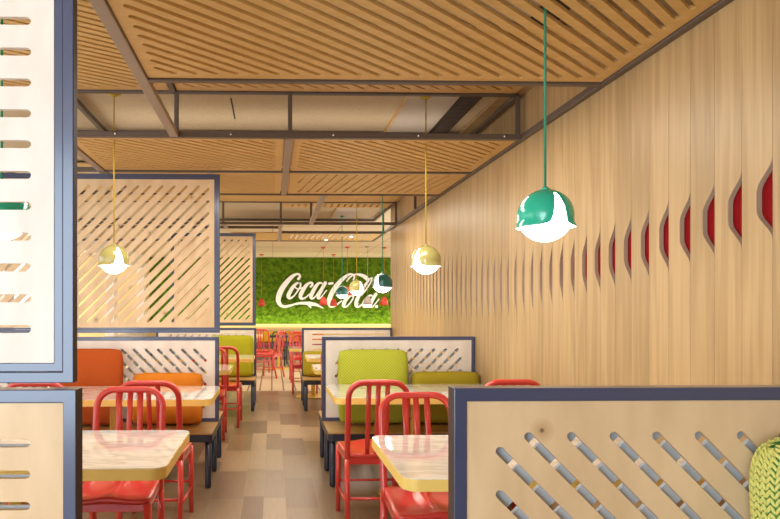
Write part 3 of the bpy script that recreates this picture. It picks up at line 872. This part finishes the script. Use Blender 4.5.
def stroke(bm, crop, pts):
    """(x, y, width) points in drawing units -> raised ribbon"""
    pp = catmull(pts); off = strokeN[0] * .0006; strokeN[0] += 1
    L, R_ = [], []
    W = []
    for p in pp:
        a = P(crop, p); W.append((a[0], a[1], p[2] / 10.378 * SX / 2))
    n = len(W)
    for i in range(n):
        a, b = W[max(i - 1, 0)], W[min(i + 1, n - 1)]
        tx, tz = b[0] - a[0], b[1] - a[1]; d = math.hypot(tx, tz) or 1
        nx_, nz_ = -tz / d, tx / d; w = W[i][2]
        L.append((W[i][0] + nx_ * w, W[i][1] + nz_ * w)); R_.append((W[i][0] - nx_ * w, W[i][1] - nz_ * w))
    # round caps
    def cap(c, d0):
        w = c[2]; return [(c[0] + w * math.cos(d0 + PI / 2 - PI * k / 6), c[1] + w * math.sin(d0 + PI / 2 - PI * k / 6)) for k in range(1, 6)]
    yf, yb = YF - .135 - off, YF - .085
    vf = [(bm.verts.new((l[0], yf, l[1])), bm.verts.new((r[0], yf, r[1]))) for l, r in zip(L, R_)]
    vb = [(bm.verts.new((l[0], yb, l[1])), bm.verts.new((r[0], yb, r[1]))) for l, r in zip(L, R_)]
    for i in range(n - 1):
        bm.faces.new((vf[i][0], vf[i][1], vf[i + 1][1], vf[i + 1][0]))
        bm.faces.new((vb[i][0], vb[i + 1][0], vb[i + 1][1], vb[i][1]))
        bm.faces.new((vf[i][0], vf[i + 1][0], vb[i + 1][0], vb[i][0]))
        bm.faces.new((vf[i][1], vb[i][1], vb[i + 1][1], vf[i + 1][1]))
    for idx, sgn in ((0, -1), (n - 1, 1)):
        a, b = (W[0], W[1]) if idx == 0 else (W[-2], W[-1])
        d0 = math.atan2(b[1] - a[1], b[0] - a[0]) + (PI if idx == 0 else 0)
        c = cap(W[idx], d0)
        f = [bm.verts.new((q[0], yf, q[1])) for q in c]
        bk = [bm.verts.new((q[0], yb, q[1])) for q in c]
        e0, e1 = (vf[idx][1], vf[idx][0]) if idx == 0 else (vf[idx][0], vf[idx][1])
        g0, g1 = (vb[idx][1], vb[idx][0]) if idx == 0 else (vb[idx][0], vb[idx][1])
        bm.faces.new([e0] + f + [e1]); bm.faces.new([g0] + bk + [g1])
        ch = [e0] + f + [e1]; cb = [g0] + bk + [g1]
        for k in range(len(ch) - 1): bm.faces.new((ch[k], ch[k + 1], cb[k + 1], cb[k]))
def letter(strokes):
    bm = bmesh.new()
    for c, p in strokes: stroke(bm, c, p)
    bmesh.ops.translate(bm, verts=bm.verts, vec=(-1.6, -(YF - .08), -1.6))
    obj('letter', bm, 'white', sg)
letter([(1, [(319, 142, 28), (334, 118, 26), (325, 96, 22), (296, 94, 24), (250, 122, 38), (185, 192, 52), (134, 270, 56), (110, 345, 54), (116, 392, 44), (146, 424, 32), (190, 432, 24), (250, 420, 18)]),
        (1, [(160, 432, 18), (240, 417, 18), (320, 398, 24), (390, 396, 32), (440, 400, 40), (470, 405, 36), (505, 412, 30), (545, 430, 18), (582, 450, 4)]),
        (1, [(425, 408, 30), (440, 425, 26), (449, 446, 6)])])
letter([(1, [(328, 184, 22), (300, 190, 26), (262, 228, 36), (226, 288, 42), (214, 325, 40), (232, 344, 26), (270, 322, 16), (312, 268, 16), (340, 218, 18), (338, 188, 20), (322, 182, 18)]),
        (1, [(282, 218, 12), (296, 240, 14), (326, 248, 14), (362, 232, 12)])])
letter([(1, [(448, 222, 24), (464, 206, 24), (462, 186, 22), (436, 184, 22), (396, 216, 36), (356, 280, 42), (340, 325, 40), (356, 348, 26), (392, 338, 16), (440, 296, 12)])])
letter([(1, [(566, 190, 16), (538, 184, 22), (504, 216, 36), (468, 280, 40), (450, 326, 36), (462, 348, 22), (496, 326, 14), (548, 250, 12)]),
        (1, [(600, 184, 34), (568, 240, 36), (536, 300, 36), (524, 338, 30), (544, 344, 16), (580, 304, 12), (612, 262, 12)])])
letter([(2, [(82, 192, 24), (114, 188, 24)])])
letter([(2, [(334, 152, 14), (344, 118, 18), (322, 94, 18), (282, 98, 24), (222, 142, 38), (150, 222, 48), (98, 312, 50), (80, 382, 46), (96, 428, 28), (140, 424, 18), (210, 372, 14)]),
        (2, [(266, 166, 12), (292, 130, 16), (330, 104, 14), (372, 94, 20), (420, 104, 32), (456, 122, 38), (480, 144, 38)])])
letter([(2, [(330, 320, 18), (300, 318, 24), (262, 350, 36), (234, 398, 40), (236, 432, 26), (270, 424, 16), (312, 376, 14), (336, 330, 14)])])
letter([(2, [(528, 128, 10), (504, 144, 14), (452, 214, 28), (398, 304, 36), (366, 376, 38), (364, 422, 30), (392, 432, 18), (440, 396, 12)]),
        (2, [(528, 128, 10), (516, 176, 14), (470, 248, 14), (420, 312, 12)])])
letter([(2, [(530, 318, 16), (506, 316, 20), (470, 350, 32), (442, 400, 36), (446, 432, 24), (478, 418, 14), (520, 364, 12)]),
        (2, [(570, 300, 32), (540, 350, 34), (514, 404, 34), (516, 432, 22), (544, 424, 14), (602, 352, 10)])])
bm = bmesh.new(); stroke(bm, 2, [(576, 430, 30), (577, 431, 30)]); bmesh.ops.translate(bm, verts=bm.verts, vec=(-1.6, -(YF - .08), -1.6)); obj('full_stop', bm, 'white', sg)
bm = bmesh.new()
for px_ in (.35, .9, 1.3, 1.75, 2.4, 2.75): box(bm, px_ - 1.6 - .01, px_ - 1.6 + .01, -.012, -.001, -.12, -.1)
obj('mounting_pin', bm, 'steel', sg)

# far banquette under the moss
t = empty('banquette', (.6, 16.7, 0), 0, 'long low banquette with dark plinth under the moss wall', 'banquette')
boxo('plinth', (-4, 3.4, -.3, .45, 0, .34), 'plinth', t)
boxo('seat_pad', (-4, 3.4, -.36, .45, .342, .43), 'plum', t, .02)
for k, (cx, mt, lb) in enumerate(((.51, 'orange', 'orange back cushion on the far banquette, beside the far red chair'), (-.08, 'amber', 'amber back cushion on the far banquette behind the red chairs'), (1.10, 'orange', 'orange back cushion on the far banquette, hidden behind the far right screen'))):
    cushion(lb, mt, cx, 16.83, .56, .30, .16, .06, .43)

# ------------------------------------------------------------------ light
W = bpy.data.worlds.new('daylight'); S.world = W; W.use_nodes = True
bg = W.node_tree.nodes['Background']; bg.inputs[0].default_value = (1.0, .97, .93, 1); bg.inputs[1].default_value = 2.75
def area(name, loc, rot, sx, sy, power, col):
    d = bpy.data.lights.new(name, 'AREA'); d.shape = 'RECTANGLE'; d.size = sx; d.size_y = sy; d.energy = power; d.color = col
    o = bpy.data.objects.new(name, d); C.objects.link(o); o.location = loc; o.rotation_euler = rot
    return o
# shop-front daylight behind the camera on the left
area('shopfront_daylight', (-2.1, -2.2, 1.5), (PI / 2, 0, 0), 2.4, 2.2, 112, (.60, .81, 1.0))
# invented fill lamps for the bays and hall, without fixtures
area('front_bay_fill', (0.0, 3.57, 2.43), (0, 0, 0), 2.0, .6, 45, (1, .95, .88))  # added fill for the front tables, chairs and screen faces
area('bay_fill', (0.0, 7.1, 2.43), (0, 0, 0), 2.6, 1.2, 60, (1, .90, .74))  # added fill for the middle of the room
area('slab_up_fill', (0.1, 4.75, 2.52), (PI, 0, 0), 2.6, .3, 2.6, (1, .93, .82))  # added upward fill that brightens the slab in the open bay
area('hall_fill', (0.6, 12.4, 2.78), (0, 0, 0), 4, 3, 105, (1, .92, .80))  # added warm fill for the far hall
area('moss_wash', (0.5, 17.0, .87), (PI - .25, 0, 0), 7, .08, 50, (1, .95, .6))

# ------------------------------------------------------------------ camera
cd = bpy.data.cameras.new('camera'); co = bpy.data.objects.new('camera', cd); C.objects.link(co)
F = 620.0; yaw = math.atan(.026)
cd.sensor_fit = 'HORIZONTAL'; cd.sensor_width = 36; cd.lens = F / 780 * 36
pp = 272.5 + F * math.tan(yaw)
cd.shift_x = (390 - pp) / 780; cd.shift_y = (309.5 - 259.5) / 780
cd.clip_start = .05; cd.clip_end = 200
co.location = (0, 0, H); co.rotation_euler = (PI / 2, 0, -yaw)
S.camera = co
